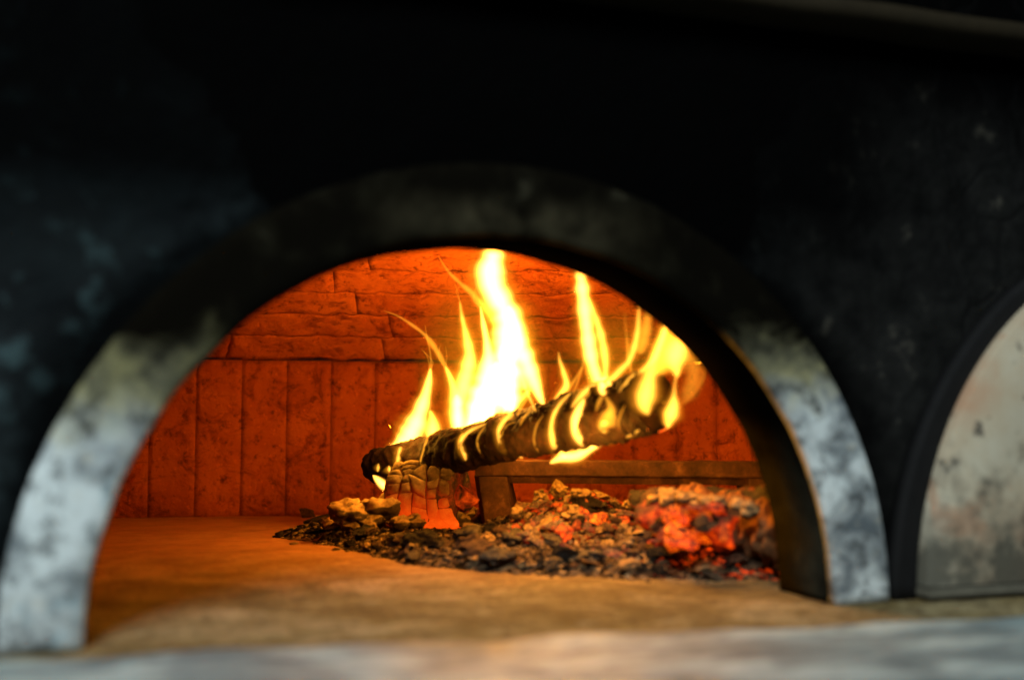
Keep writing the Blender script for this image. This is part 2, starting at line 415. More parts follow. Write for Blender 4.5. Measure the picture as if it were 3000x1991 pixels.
for k in range(len(JZ)-1):
    Pa, La = ring(INS[k], 900); Pb, Lb = ring(INS[k+1], 900)
    nb = max(5, round(La[-1]/.24)); ph = random.random()
    gb = .0010 if k == 0 else .0002
    for i in range(nb):
        f0, f1 = (i+ph)/nb, (i+1+ph)/nb
        def pt(P, L, f): return at_len(P, L, (f % 1)*L[-1])
        def tt(f):
            s_ = (f % 1)*La[-1]; lo, hi = 0, len(Pa)
            while hi-lo > 1:
                mi = (lo+hi)//2
                if La[mi] <= s_: lo = mi
                else: hi = mi
            return 2*math.pi*(lo+(s_-La[lo])/max(1e-9, La[lo+1]-La[lo]))/len(Pa)-math.pi/2
        mid = pt(Pa, La, (f0+f1)/2)
        if mid.y < .33: continue
        g = .0002/(La[-1]) ; dlt = random.uniform(-.0002, .0002)
        c3 = Vector((CH.x, CH.y, 0)); radial = (c3-mid); radial.z = 0; radial.normalize()
        dz = JZ[k+1]-JZ[k]; inward = Vector((radial.x*dz, radial.y*dz, 0)) + Vector((0, 0, -math.sqrt(max(.064**2-dz*dz, 1e-6)))); inward.normalize()
        def corner(u, v, f0=f0, f1=f1, dlt=dlt, inward=inward):
            f = f0+g+(f1-f0-2*g)*u; vv = (gb+(.064-gb-.0002)*v)/.064
            t_ = tt(f); p = foot(t_, INS[k]).lerp(foot(t_, INS[k+1]), vv); p.z = JZ[k]+dz*vv
            return p + inward*dlt
        Vv, Ff = brick_mesh(corner, 26, 9, .03, inward, 3, .0045, .0002)
        fixn(mesh('brick', Vv, Ff, BR2, dm))
# shelf line high on the front
def ledge():
    V = []; xs = [-1+.05*i for i in range(48)]
    prof = [(.02, .494), (-.022, .498), (-.026, .506), (-.022, .514), (.02, .518)]
    for x in xs:
        for (y, z) in prof: V.append((x, y+.0015*nz((x, y, z), 20), z+.0025*nz((x, y, z), 9)))
    F = grid_faces(len(xs), 5, True) + [tuple(range(5)), tuple(range(235, 240))[::-1]]
    return fixn(mesh('ledge', V, F, BROWN, oven))
tag(ledge(), 'dull brown ledge high on the black oven front')

# ------------------------------------------------------------------ neighbour's door
door = empty('oven_door', (.7032, .006, 0))
tag(door, 'pale speckled round-topped plate closing the neighbouring oven mouth', 'oven door')
def plate(name, r, y0, y1, mat, z0=0.):
    n = 80; pts = [(r*math.cos(math.pi*i/n), z0+r*math.sin(math.pi*i/n)) for i in range(n+1)]
    V = []; rings = [(1., y1), (1., y0+.003), (1-.003/r, y0), (.8, y0), (.5, y0), (.2, y0)]
    for (s, y) in rings:
        for (x, z) in pts: V.append((x*s, y, z0+(z-z0)*s + 0))
    F = grid_faces(len(rings), n+1); V.append((0, y0, z0)); c = len(V)-1; b = (len(rings)-1)*(n+1)
    F += [(b+i, b+i+1, c) for i in range(n)]
    o = mesh(name, V, F, mat); fixn(o); o.parent = door; return o
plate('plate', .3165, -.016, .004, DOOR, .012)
arch_band('dark_band', .317, .317, .343, .343, -.004, .010, BLACK, n=80, parent=door)  # black band around the edge of the plate
def bar_box(name, c, sx, sy, sz, mat, parent=None, bev=.002, rough=0., seg=12):
    b = bmesh.new(); bmesh.ops.create_cube(b, size=1)
    for v in b.verts: v.co = Vector((v.co.x*sx, v.co.y*sy, v.co.z*sz))
    if seg > 1:
        ed = [e for e in b.edges if abs((e.verts[0].co-e.verts[1].co).normalized().x) > .9]
        bmesh.ops.subdivide_edges(b, edges=ed, cuts=seg, use_grid_fill=True)
    bmesh.ops.bevel(b, geom=[e for e in b.edges if e.calc_face_angle(0) > .6], offset=bev, segments=2, affect='EDGES')
    for v in b.verts:
        p = v.co+Vector(c)
        if rough: v.co += Vector((nz(p, 60), nz(p, 60, 2), nz(p, 60, 5)))*rough
        v.co += Vector(c)
    me = bpy.data.meshes.new(name); b.to_mesh(me); b.free(); me.materials.append(mat)
    o = bpy.data.objects.new(name, me); COL.objects.link(o); o.parent = parent; return o
bar_box('foot_rail', (0, -.010, .0065), .64, .024, .0085, mat_plain('dusty rail', (.17, .16, .12)), door, rough=.0006)

# ------------------------------------------------------------------ floor and counter
def edge_y(x): return -.073-.105*x + .009*fbm((x, 0, 0), 8, 4) + .0018*nz((x, 3, 0), 60)
def floor_sheet():
    V = []; nx, ny = 120, 90
    for j in range(ny):
        for i in range(nx):
            x = -1.0+2.35*i/(nx-1); e = edge_y(x)+.004
            y = e+(1.25-e)*(j/(ny-1))**1.3
            V.append((x, y, .0012*fbm((x, y, 0), 14, 3)-.0008))
    return mesh('hearth_floor', V, [f for f in grid_faces(ny, nx)], FLOOR)
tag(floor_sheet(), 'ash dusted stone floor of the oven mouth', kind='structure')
def counter():
    V = []; nx = 260; prof = []
    for i in range(nx):
        x = -1.0+2.35*i/(nx-1); e = edge_y(x)
        zt = .0045+.0018*fbm((x, 1, 0), 12, 3)
        row = [(x, e+.002, -.03), (x, e+.001, zt-.003), (x, e-.003, zt), (x, e-.012, zt+.0008)]
        for q in (.03, .06, .1, .16, .24, .34): row.append((x, e-q, zt*.8+.0012*fbm((x, e-q, 0), 16, 3)))
        row += [(x, e-.345, -.01), (x, e-.345, -.06)]
        V += row
    k = 12
    return fixn(mesh('stone_counter', V, grid_faces(nx, k), CNT))
tag(counter(), 'pale grey stone counter in front of the oven mouth', kind='structure')

# ================================================================== fire bed
FRONT = [(-.075, .66), (-.046, .611), (-.013, .527), (.010, .43), (.028, .358), (.085, .285), (.133, .245), (.20, .20), (.278, .162), (.341, .150)]
POLY = FRONT + [(.70, .15), (.70, .78), (.12, .80), (-.02, .74)]
def inside(x, y):
    r = False; j = len(POLY)-1
    for i in range(len(POLY)):
        (xi, yi), (xj, yj) = POLY[i], POLY[j]
        if (yi > y) != (yj > y) and x < (xj-xi)*(y-yi)/(yj-yi)+xi: r = not r
        j = i
    return r
def pdist(x, y):
    b = 9.
    for i in range(len(POLY)):
        (x0, y0), (x1, y1) = POLY[i], POLY[(i+1) % len(POLY)]
        dx, dy = x1-x0, y1-y0; t = clamp(((x-x0)*dx+(y-y0)*dy)/(dx*dx+dy*dy))
        b = min(b, math.hypot(x-x0-t*dx, y-y0-t*dy))
    return b if inside(x, y) else -b
HM = atd(1690, 1520, 1.40); HRt = atd(2080, 1540, 1.25); HL = atd(1120, 1530, 1.50)
def bedh(x, y):
    d = pdist(x, y) + .012*fbm((x, y, 2), 18, 3)
    if d <= -.004: return -.003
    h = .010*sst(-.004, .03, d)
    rm = sst(.0, .09, d)
    h += rm*(.054*math.exp(-((x-HM.x)**2+(y-HM.y)**2)/.0085) + .046*math.exp(-((x-HRt.x-.02)**2+(y-HRt.y)**2)/.011) + .008*math.exp(-((x-HL.x)**2+(y-HL.y)**2)/.004))
    return h + .008*sst(0, .03, d)*fbm((x, y, 0), 42, 5) + .0022*sst(-.004, .02, d)*fbm((x, y, 5), 190, 2)
def hit(px, py, up=0.):
    q = ray(px, py); t = .85
    while t < 2.0:
        P = CAM+q*t
        if P.z <= max(bedh(P.x, P.y), 0)+up: return P
        t += .006
    return P
def mat_bed():
    k = MT('ash and char bed'); va = k.n('ShaderNodeVectorMath', operation='ADD'); k.l(k.obj(), va.inputs[0])
    nn = k.n('ShaderNodeTexNoise'); nn.inputs['Scale'].default_value = 90; nn.inputs['Detail'].default_value = 4; k.l(k.obj(), nn.inputs['Vector'])
    sc = k.n('ShaderNodeVectorMath', operation='SCALE'); k.l(nn.outputs['Color'], sc.inputs[0]); sc.inputs['Scale'].default_value = .010; k.l(sc.outputs[0], va.inputs[1])
    vo = k.n('ShaderNodeTexVoronoi'); vo.inputs['Scale'].default_value = 150; k.l(va.outputs[0], vo.inputs['Vector'])
    cell = k.sep(vo.outputs['Color'])[0]; a = k.noise(200, 5, .75)
    col = k.ramp(cell, [(.30, (.006, .004, .003)), (.50, (.045, .024, .011)), (.68, (.10, .066, .036)), (.82, (.24, .15, .066)), (.95, (.38, .26, .13))])
    col = k.mix(k.ramp(a, [(.35, .8), (.52, 0)]), col, (.012, .009, .007))
    h = k.math('ADD', k.math('MULTIPLY', vo.outputs['Distance'], -1.6), k.math('ADD', k.math('MULTIPLY', cell, .8), k.math('MULTIPLY', a, .6)))
    x, y, z = k.sep(); gl = None
    for (cx, cy_, rr, st) in ((HM.x+.01, HM.y-.02, .13, 1.8), (HRt.x, HRt.y-.03, .12, 1.6)):
        dx = k.math('SUBTRACT', x, cx); dy = k.math('SUBTRACT', y, cy_); dd = k.math('SQRT', k.math('ADD', k.math('MULTIPLY', dx, dx), k.math('MULTIPLY', dy, dy)))
        q = k.math('MULTIPLY', k.ramp(dd, [(.02, 1), (rr, 0)]), st); gl = q if gl is None else k.math('ADD', gl, q)
    em = k.math('MULTIPLY', gl, k.ramp(k.noise(75, 5, .7, None, .5), [(.50, 0), (.66, 1)]))
    return k.bsdf(col, .95, k.bump(h, 1., .006), spec=.05, emis=(1, .06, .002), estr=em)
ASHBED = mat_bed()
def bed():
    nx, ny = 380, 330; V = []
    for j in range(ny):
        for i in range(nx):
            x = -.11+.80*i/(nx-1); y = .125+.70*j/(ny-1); V.append((x, y, bedh(x, y)))
    F = [f for f in grid_faces(ny, nx) if max(V[i][2] for i in f) > -.0025]
    return mesh('ash_bed', V, F, ASHBED)
tag(bed(), 'bed of grey ash and char under the burning log', 'ash', kind='stuff')

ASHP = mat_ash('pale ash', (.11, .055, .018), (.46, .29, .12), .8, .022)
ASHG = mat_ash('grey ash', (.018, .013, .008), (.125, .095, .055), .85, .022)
CHAR = mat_char('charcoal', (.004, .003, .002), (.022, .015, .009), ks=.03)
CHARB = mat_char('brown char', (.014, .007, .004), (.11, .06, .03), ks=.03)
EMB = mat_ember('glowing ember', 1.9, .2, .48, (1, .10, .002), .028)
EMBH = mat_ember('bright ember', 2.6, .2, .45, (1, .16, .002), .028)
EMBD = mat_ember('dying ember', 1.1, .6, .56, (1, .055, .002), .028)
EMBW = mat_ember('glowing log core', 1.1, .05, .51, (1, .09, .002), .8)

def ico(sub):
    b = bmesh.new(); bmesh.ops.create_icosphere(b, subdivisions=sub, radius=1)
    V = [v.co.copy() for v in b.verts]; F = [tuple(v.index for v in f.verts) for f in b.faces]; b.free(); return V, F
ICO2, ICO3, ICO4 = ico(2), ico(3), ico(4)
def chunk_mesh(seed, mat):                                    # angular broken charcoal
    rng = random.Random(seed); V = []
    planes = [(Vector((rng.gauss(0, 1), rng.gauss(0, 1), rng.gauss(0, 1))).normalized(), rng.uniform(.5, .8)) for _ in range(9)]
    for v in ICO3[0]:
        p = v*1.15
        for n_, d in planes:
            e = p.dot(n_)
            if e > d: p = p-n_*(e-d)
        p = p*(1+.42*fbm(p, 2.0, 4, seed)); V.append(p)
    me = bpy.data.meshes.new('chunk'); me.from_pydata([tuple(v) for v in V], [], ICO3[1]); me.materials.append(mat); me.update(); return me
def lump_mesh(seed, mat):                                     # popcorn-like ash lump
    rng = random.Random(seed); V = []
    cs = [(Vector((rng.uniform(-.62, .62), rng.uniform(-.62, .62), rng.uniform(-.25, .55))), rng.uniform(.26, .46)) for _ in range(22)]
    for v in ICO4[0]:
        d = v.normalized(); best = .35
        for c, r in cs:
            b = d.dot(c); q = c.length_squared-r*r; disc = b*b-q
            if disc > 0:
                t = b+math.sqrt(disc)
                if t > best: best = t
        V.append(d*best*(1+.16*fbm(d*best, 5.5, 4, seed)))
    me = bpy.data.meshes.new('lump'); me.from_pydata([tuple(v) for v in V], [], ICO4[1]); me.materials.append(mat); me.update()
    me.polygons.foreach_set('use_smooth', [True]*len(me.polygons)); return me
LIB = {}
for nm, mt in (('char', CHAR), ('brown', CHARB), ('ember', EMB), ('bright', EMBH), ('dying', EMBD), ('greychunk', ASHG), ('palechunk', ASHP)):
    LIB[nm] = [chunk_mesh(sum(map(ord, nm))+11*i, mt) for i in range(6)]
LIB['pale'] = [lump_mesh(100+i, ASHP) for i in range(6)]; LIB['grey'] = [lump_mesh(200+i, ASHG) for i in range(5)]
KIND = {'char': 'charcoal_lump', 'brown': 'charcoal_lump', 'ember': 'ember', 'bright': 'ember', 'dying': 'ember', 'greychunk': 'ash_lump', 'palechunk': 'ash_lump', 'pale': 'ash_lump', 'grey': 'ash_lump'}
CATG = {'charcoal_lump': 'charcoal', 'ember': 'ember', 'ash_lump': 'ash lump'}
def lump(kind, P, rx, rz=None, ry=None, label=None, group=None, rot=None, variant=None):
    me = random.choice(LIB[kind]) if variant is None else LIB[kind][variant]
    o = bpy.data.objects.new(KIND[kind], me); COL.objects.link(o)
    o.location = P; rz = rz or rx*.8; ry = ry or rx
    o.scale = (rx, ry, rz)
    o.rotation_euler = rot or (random.uniform(-.3, .3), random.uniform(-.3, .3), random.uniform(0, 6.28))
    tag(o, label, CATG[KIND[kind]], group); return o
MPP = lambda d: d/FPX                                        # metres per photograph pixel at distance d
def plump(kind, px, py, rpx, zpx=None, label=None, group=None, lift=.25, rot=None, variant=None):
    P = hit(px, py+ (zpx or rpx)*.85); d = (P-CAM).dot(FW); s = MPP(d)
    rz = (zpx or rpx*.85)*s*1.15
    return lump(kind, P+Vector((0, 0, rz*(.45+.5*lift))), rpx*s*1.15, rz, None, label, group, rot, variant)

# individually recognisable lumps (photograph pixels)
plump('pale', 1015, 1505, 52, 40, 'knobbly pale ash lump at the left end of the ash heap', lift=.6)
plump('pale', 1075, 1528, 40, 32, 'small pale ash lump in front of the knobbly left heap')
plump('pale', 975, 1532, 30, 22, 'leftmost pale ash nub beside dark cinders')
plump('pale', 1130, 1500, 66, 52, 'large domed pale ash lump left of the cracked glowing block', lift=.6)
plump('pale', 1195, 1528, 46, 30, 'flat pale ash lump under the cracked glowing block')
plump('pale', 1345, 1518, 42, 34, 'pale ash lump at the foot of the iron rest', lift=.5)
plump('pale', 1390, 1512, 26, 24, 'narrow pale ash lump against the iron foot', lift=.5)
plump('brown', 901, 1500, 18, 17, 'dark twisted cinder alone on the floor by the back wall', lift=.5)
plump('char', 925, 1552, 26, 10, 'flat black cinder on the floor left of the ash heap')
plump('char', 826, 1562, 22, 6, 'thin flat cinder flake farthest left on the floor')
plump('char', 935, 1518, 34, 5, 'black flake behind the knobbly left ash heap')
plump('greychunk', 1211, 1626, 28, 17, 'grey angular lump at the front left edge of the ash')
plump('char', 1240, 1580, 44, 22, 'large black charcoal piece in front of the pale heap')
plump('grey', 1365, 1562, 46, 24, 'broad grey ash lump in front of the iron foot')
plump('grey', 1508, 1572, 36, 26, 'pale grey ash lump below the red embers')
plump('grey', 1462, 1628, 46, 28, 'large grey ash lump at the front middle edge')
plump('char', 1660, 1622, 38, 28, 'black round charcoal at the front middle edge')
plump('grey', 1740, 1628, 40, 22, 'grey ash clump right of the black round charcoal')
plump('palechunk', 1563, 1575, 18, 24, 'upright tan ash piece beside the red embers')
plump('palechunk', 2052, 1668, 34, 14, 'tan ash slab at the front right edge')
plump('greychunk', 2090, 1686, 36, 12, 'bluish grey stone-like lump at the front right edge')
plump('palechunk', 1835, 1645, 24, 12, 'small tan ash slab at the front edge')
plump('char', 1915, 1628, 26, 24, 'black charcoal nub under the brightest embers')
plump('palechunk', 1634, 1432, 24, 26, 'bright ash tip standing highest behind the embers', lift=.9, rot=(.3, -.5, .4))
plump('pale', 1704, 1452, 26, 18, 'rounded bright ash cap on the ember heap', lift=.8)
plump('palechunk', 1763, 1454, 24, 10, 'slanting flat ash sliver on the ember heap', lift=.8, rot=(.1, .45, .2))
plump('palechunk', 1803, 1474, 20, 9, 'small slanting ash sliver right of the flat sliver', lift=.8, rot=(.1, .7, .2))
plump('palechunk', 1590, 1462, 20, 18, 'bright ash chip left of the highest tip', lift=.8)
plump('palechunk', 1532, 1458, 26, 5, 'thin pale ash splinter leaning by the iron foot', lift=1.5, rot=(0, .62, -.35))
plump('pale', 1856, 1490, 32, 22, 'pale ash lump left of the glowing hollow', lift=.6)
plump('pale', 1900, 1560, 42, 15, 'long pale ash bar below the glowing hollow')
plump('pale', 1513, 1505, 18, 22, 'pale ash nub beside the iron foot', lift=.5)
for (x, y, r, k, lb) in ((1714, 1464, 17, 'bright', 'orange ember under the rounded ash cap'), (1666, 1506, 14, 'bright', 'narrow orange ember in the middle of the heap'),
        (1632, 1523, 13, 'bright', 'small orange ember left of the narrow one'), (1752, 1515, 20, 'bright', 'orange ember wedge right of the middle'),
        (1651, 1556, 26, 'ember', 'large dull red ember in the front of the heap'), (1573, 1553, 12, 'ember', 'small red ember above the tan ash piece'),
        (1509, 1540, 11, 'ember', 'lone red ember near the iron foot'), (1705, 1505, 22, 'ember', 'round red ember with a bright spot'),
        (1600, 1445, 14, 'ember', 'ember glowing below the bright ash chip'), (1690, 1537, 18, 'ember', 'red ember below the round one'),
        (1830, 1520, 18, 'ember', 'red ember beside the glowing hollow'), (1745, 1465, 12, 'ember', 'little ember under the slanting sliver')):
    plump(k, x, y, r, None, lb, lift=.5)

# the glowing hollow on the right and the logs about it
def tube(name, A, B, ra, rb, mat, parent=None, n=48, k=30, rough=.12, fs=30., seed=0, rib=0., ribn=16, squash=1., bend=0., capin=.3, fine=0.):
    ax = (B-A); L = ax.length; ax.normalize(); s1 = ax.cross(Vector((0, 0, 1))).normalized(); s2 = s1.cross(ax)
    V = []
    for i in range(n+1):
        t = i/n; c = A.lerp(B, t) + s2*(bend*math.sin(math.pi*t)); r = ra+(rb-ra)*t
        for j in range(k):
            a = 2*math.pi*j/k; dv = s1*math.cos(a)+s2*(math.sin(a)*squash); p = c+dv*r
            d = rough*fbm(p, fs, 4, seed) + (rib*(abs(math.sin(ribn*math.pi*(t+.05*nz(p, 40, seed))))-.5) if rib else 0)
            if fine: d += fine*(abs(nz(p, 95, seed+2))*2-.6) + fine*.5*nz(p, 230, seed)
            V.append(c+dv*r*(1+d))
    F = grid_faces(n+1, k, True)
    for (e, c0, sg) in ((0, A, 1), (n, B, -1)):                # uneven broken ends
        base = e*k; prev = [base+j for j in range(k)]
        for q in (.75, .45, .15):
            cur = []
            for j in range(k):
                p = c0.lerp(V[base+j], q) + ax*sg*(capin*(ra if sg > 0 else rb)*(.25*(1-q)+.35*fbm(V[base+j]*1.0, 60, 3, seed+q)))
                cur.append(len(V)); V.append(p)
            F += [(prev[j], prev[(j+1) % k], cur[(j+1) % k], cur[j]) for j in range(k)]; prev = cur
        F.append(tuple(prev))
    return fixn(mesh(name, V, F, mat, parent))
o = tube('charred_log', atd(1858, 1462, 1.33), atd(2330, 1492, 1.17), .011, .023, mat_ember('charred log bark', .8, .14, .64, (1, .07, .002)), seed=3, rough=.28, fs=26, rib=.06, ribn=9, fine=.16)
tag(o, 'dark charred log lying across the back under the iron bar', 'log')
o = tube('ash_log', atd(1985, 1478, 1.26), atd(2500, 1610, 1.10), .019, .033, mat_ash('ribbed ash crust', (.10, .040, .012), (.46, .19, .06), .6), seed=5, rough=.22, fs=36, rib=.30, ribn=13, fine=.22, n=90, k=40)
tag(o, 'thick log turned to ribbed tan ash at the right of the fire', 'log')
o = tube('ember_log', atd(1885, 1500, 1.235), atd(2150, 1562, 1.17), .017, .018, EMBW, seed=8, rough=.26, fs=44, rib=.12, ribn=8, squash=.85, fine=.14)
tag(o, 'glowing red log core in front of the ribbed ash log', 'ember')
for (x, y, r, z_, k, lb) in ((2165, 1612, 16, 7, 'ember', 'small red ember at the lower right'), (1905, 1592, 12, 10, 'ember', 'small red ember below the long ash bar')):
    plump(k, x, y, r, z_, lb, lift=.5)
def dl(kind, px, py, d, rx, rz, lb, rot=None, variant=None):
    return lump(kind, atd(px, py, d), rx, rz, None, lb, None, rot, variant)
dl('pale', 1945, 1456, 1.222, .017, .011, 'bright ash crest on top of the charred log')
dl('pale', 2025, 1462, 1.205, .017, .010, 'ash ridge above the glowing hollow')
dl('pale', 2095, 1474, 1.18, .016, .011, 'ash knob where the ribbed log begins')
dl('brown', 1905, 1462, 1.235, .014, .010, 'brown char knob left of the bright ash crest')
dl('pale', 2185, 1490, 1.135, .015, .011, 'ash knob on the ribbed log, nearest the mouth')
dl('bright', 1995, 1558, 1.160, .0165, .0065, 'brightest orange ember slab in the glowing hollow', (.5, .25, .2))
dl('bright', 2050, 1574, 1.145, .0115, .006, 'bright ember right of the brightest slab', (.4, .2, 1.))
dl('bright', 1965, 1590, 1.150, .008, .009, 'bright ember hanging below the brightest slab')
dl('ember', 2010, 1598, 1.135, .014, .005, 'red ember strip under the brightest slab', (.2, .1, .3))
dl('bright', 2120, 1566, 1.130, .0045, .0115, 'upright orange ember splinter near the ribbed log', (.1, -.3, .3))
dl('ember', 2088, 1548, 1.140, .0035, .008, 'thin red splinter left of the upright one', (.1, -.4, .3))
for _ in range(26):
    u_ = random.random(); o = dl(random.choice(('bright', 'ember', 'ember', 'brown')), 1890+220*u_+random.uniform(-10, 10), 1502+random.uniform(-18, 88), 1.205-.06*u_-random.uniform(.0, .035), random.uniform(.004, .010), random.uniform(.0025, .006), 'x')
    o['label'] = ('small glowing ember piece' if o.name.startswith('ember') else 'small brown char piece')+' heaped in the glowing hollow'; o['group'] = o['label']+'s'
dl('brown', 1930, 1540, 1.185, .012, .009, 'brown crust on the left side of the glowing hollow')
dl('char', 2075, 1515, 1.150, .012, .007, 'black crust over the glowing hollow')
plump('brown', 2215, 1640, 60, 22, 'brown char lump by the right side of the mouth')

# unnamed small pieces that fill the heap
fills = [('char', 90, 'small black charcoal bit', 'black charcoal bits'),
         ('brown', 80, 'small brown char bit', 'brown char bits'),
         ('greychunk', 46, 'small grey ash-coated bit', 'grey ash bits'),
         ('palechunk', 80, 'small tan ash chip', 'tan ash chips'),
         ('dying', 60, 'small dull red cinder', 'dull red cinders')]
def zone(px, d):
    if d < .035: return 'along the front edge '+('left of the iron foot' if px < 1420 else 'in the middle' if px < 1850 else 'near the right jamb')
    if px < 1250: return 'beside the pale ash heap'
    if px < 1500: return 'around the iron foot'
    if px < 1680: return 'among the middle embers'
    if px < 1860: return 'left of the glowing hollow'
    return 'around the glowing hollow'
for k, n_, lb, gp in fills:
    c = 0
    while c < n_:
        px, py = random.uniform(960, 2280), random.uniform(1470, 1700)
        P = hit(px, py); d = pdist(P.x, P.y)
        if d < .002: continue
        if k == 'dying' and (px < 1480 or d < .05): continue
        if k in ('char', 'greychunk') and d > .12 and random.random() < .6: continue
        r = (.0028+.0115*random.random()**2.2)*(1 if d > .02 else .8)
        lump(k, P+Vector((0, 0, r*.35)), r, r*random.uniform(.25, .8), r*random.uniform(.5, 1.7), lb+' '+zone(px, d), gp+' '+zone(px, d)); c += 1
# crumbs: too small to count
def crumbs():
    V = []; F = []; b = ICO2; n_ = 0
    while n_ < 2600:
        px, py = random.uniform(800, 2290), random.uniform(1500, 1712)
        P = hit(px, py); d = pdist(P.x, P.y)
        if d < -.03 or (d < 0 and random.random() > .25*math.exp(d/.010)): continue
        r = random.uniform(.0008, .0036); o = len(V); s = random.random()*50
        q = Matrix.Rotation(random.uniform(0, 6.28), 3, 'Z')
        for v in b[0][:42]:
            p = q @ Vector((v.x*r*1.6, v.y*r, v.z*r*.6))*(1+.6*nz(v, 1.5, s)); V.append(p+P)
        F += [tuple(i+o for i in f) for f in b[1] if max(f) < 42]; n_ += 1
    return mesh('ash_crumbs', V, F, mat_ash('crumbs', (.006, .004, .003), (.20, .13, .065), .4, .6))
ICO2 = ico(2)
tag(crumbs(), 'scattered ash crumbs on the oven floor around the fire bed', 'ash', kind='stuff')

# ------------------------------------------------------------------ cracked glowing block
def dlog(px):
    t = clamp((px-1085)/(1920-1085), -.1, 1.2); return 1/((1-t)/1.60+t/1.22)
blk = empty('cracked_block', onz(1260, 1560, .014))
tag(blk, 'burnt wood block with cracked square plates, glowing orange at its base', 'firewood')
k = MT('char plate'); v = k.obj(rnd=False); a = k.noise(70, 5, .65, k.obj(rnd=True)); b = k.noise(30, 4, .6); zc = k.sep(v)[2]
hgt = k.math('ADD', zc, k.math('MULTIPLY', k.math('SUBTRACT', b, .5), .030))
g = k.ramp(k.math('MULTIPLY', hgt, 10.), [(.18, 1), (.40, .55), (.62, .06), (.74, 0)])
PLATE = k.bsdf(k.ramp(a, [(.35, (.06, .038, .02)), (.65, (.20, .135, .07))]), .92, k.bump(a, .7, .002), spec=.1, emis=k.mix(g, (1, .03, .001), (1, .085, .003)), estr=k.math('MULTIPLY', g, .95))
GLOWCORE = mat_ember('glowing crack', .35, .1, .5, (1, .05, .002))
BA, BB = atd(1160, 1450, 1.50), atd(1352, 1448, 1.47); BRAD = .036
ax = (BB-BA); LB = ax.length; ax.normalize(); e1 = ax.cross(Vector((0, 0, 1))).normalized(); e2 = e1.cross(ax)
off = Matrix.Translation(-blk.location)
core = tube('core', BA, BB, BRAD*.95, BRAD*.95, GLOWCORE, rough=.05, seed=11); setparent(core, blk)
NA, NC = 5, 11
rj = random.Random(5); JT = {}
def lat(i, j):
    j %= NC
    if (i, j) not in JT: JT[i, j] = (rj.uniform(-.40, .40) if 0 < i < NA else 0, rj.uniform(-.40, .40))
    q = JT[i, j]; return (i+q[0])/NA*LB, q[1]
for i in range(NA):
    for j in range(NC):
        q = [lat(i, j), lat(i+1, j), lat(i+1, j+1), lat(i, j+1)]
        cs = [(q[0][0], j+q[0][1]), (q[1][0], j+q[1][1]), (q[2][0], j+1+q[2][1]), (q[3][0], j+1+q[3][1])]
        sp_ = [(cs, 0)]
        if rj.random() < .45:                                  # some plates are split again
            m0 = tuple((a_+b_)/2 for a_, b_ in zip(cs[0], cs[3])); m1 = tuple((a_+b_)/2 for a_, b_ in zip(cs[1], cs[2]))
            sp_ = [([cs[0], cs[1], m1, m0], 1), ([m0, m1, cs[2], cs[3]], 2)]
        for cc, _ in sp_:
            cu = sum(c_[0] for c_ in cc)/4; cv = sum(c_[1] for c_ in cc)/4
            gp = rj.uniform(.90, .96); V = []; nu = 6; jit = rj.uniform(-.0012, .0018)
            for b_ in range(nu+1):
                for a_ in range(nu+1):
                    u, v_ = a_/nu, b_/nu
                    w4 = ((1-u)*(1-v_), u*(1-v_), u*v_, (1-u)*v_)
                    ta = cu+(sum(w_*c_[0] for w_, c_ in zip(w4, cc))-cu)*gp; aa = 2*math.pi*(cv+(sum(w_*c_[1] for w_, c_ in zip(w4, cc))-cv)*gp)/NC
                    bul = (1-(2*u-1)**4)*(1-(2*v_-1)**4); taper = 1-.13*abs(2*(ta/LB)-1)**3
                    pp = BA+ax*ta+(e1*math.cos(aa)+e2*math.sin(aa)*1.12)*BRAD
                    rr = BRAD*taper+jit+.0030*bul+.0022*fbm(pp, 90, 3, i)
                    V.append(BA+ax*ta+(e1*math.cos(aa)+e2*math.sin(aa)*1.12)*rr)
            F = grid_faces(nu+1, nu+1); n0 = len(V)
            rim = [x for x in range(nu+1)] + [(nu+1)*y+nu for y in range(1, nu+1)] + [(nu+1)*nu+x for x in range(nu-1, -1, -1)] + [(nu+1)*y for y in range(nu-1, 0, -1)]
            mid = BA+ax*cu
            V += [mid+(V[x]-mid)*.80 for x in rim]
            F += [(rim[x], rim[(x+1) % len(rim)], n0+(x+1) % len(rim), n0+x) for x in range(len(rim))]
            o = mesh('char_plate', V, F, PLATE); fixn(o); setparent(o, blk)
plump('bright', 1262, 1516, 22, 17, 'bright orange ember at the base of the cracked block', lift=1.2)
o = tube('ember_chunk', atd(1345, 1480, 1.46), atd(1375, 1440, 1.46), .014, .017, EMBW, seed=15, rough=.25, n=20, k=24)
tag(o, 'red glowing chunk wedged between cracked block and iron rest', 'ember')

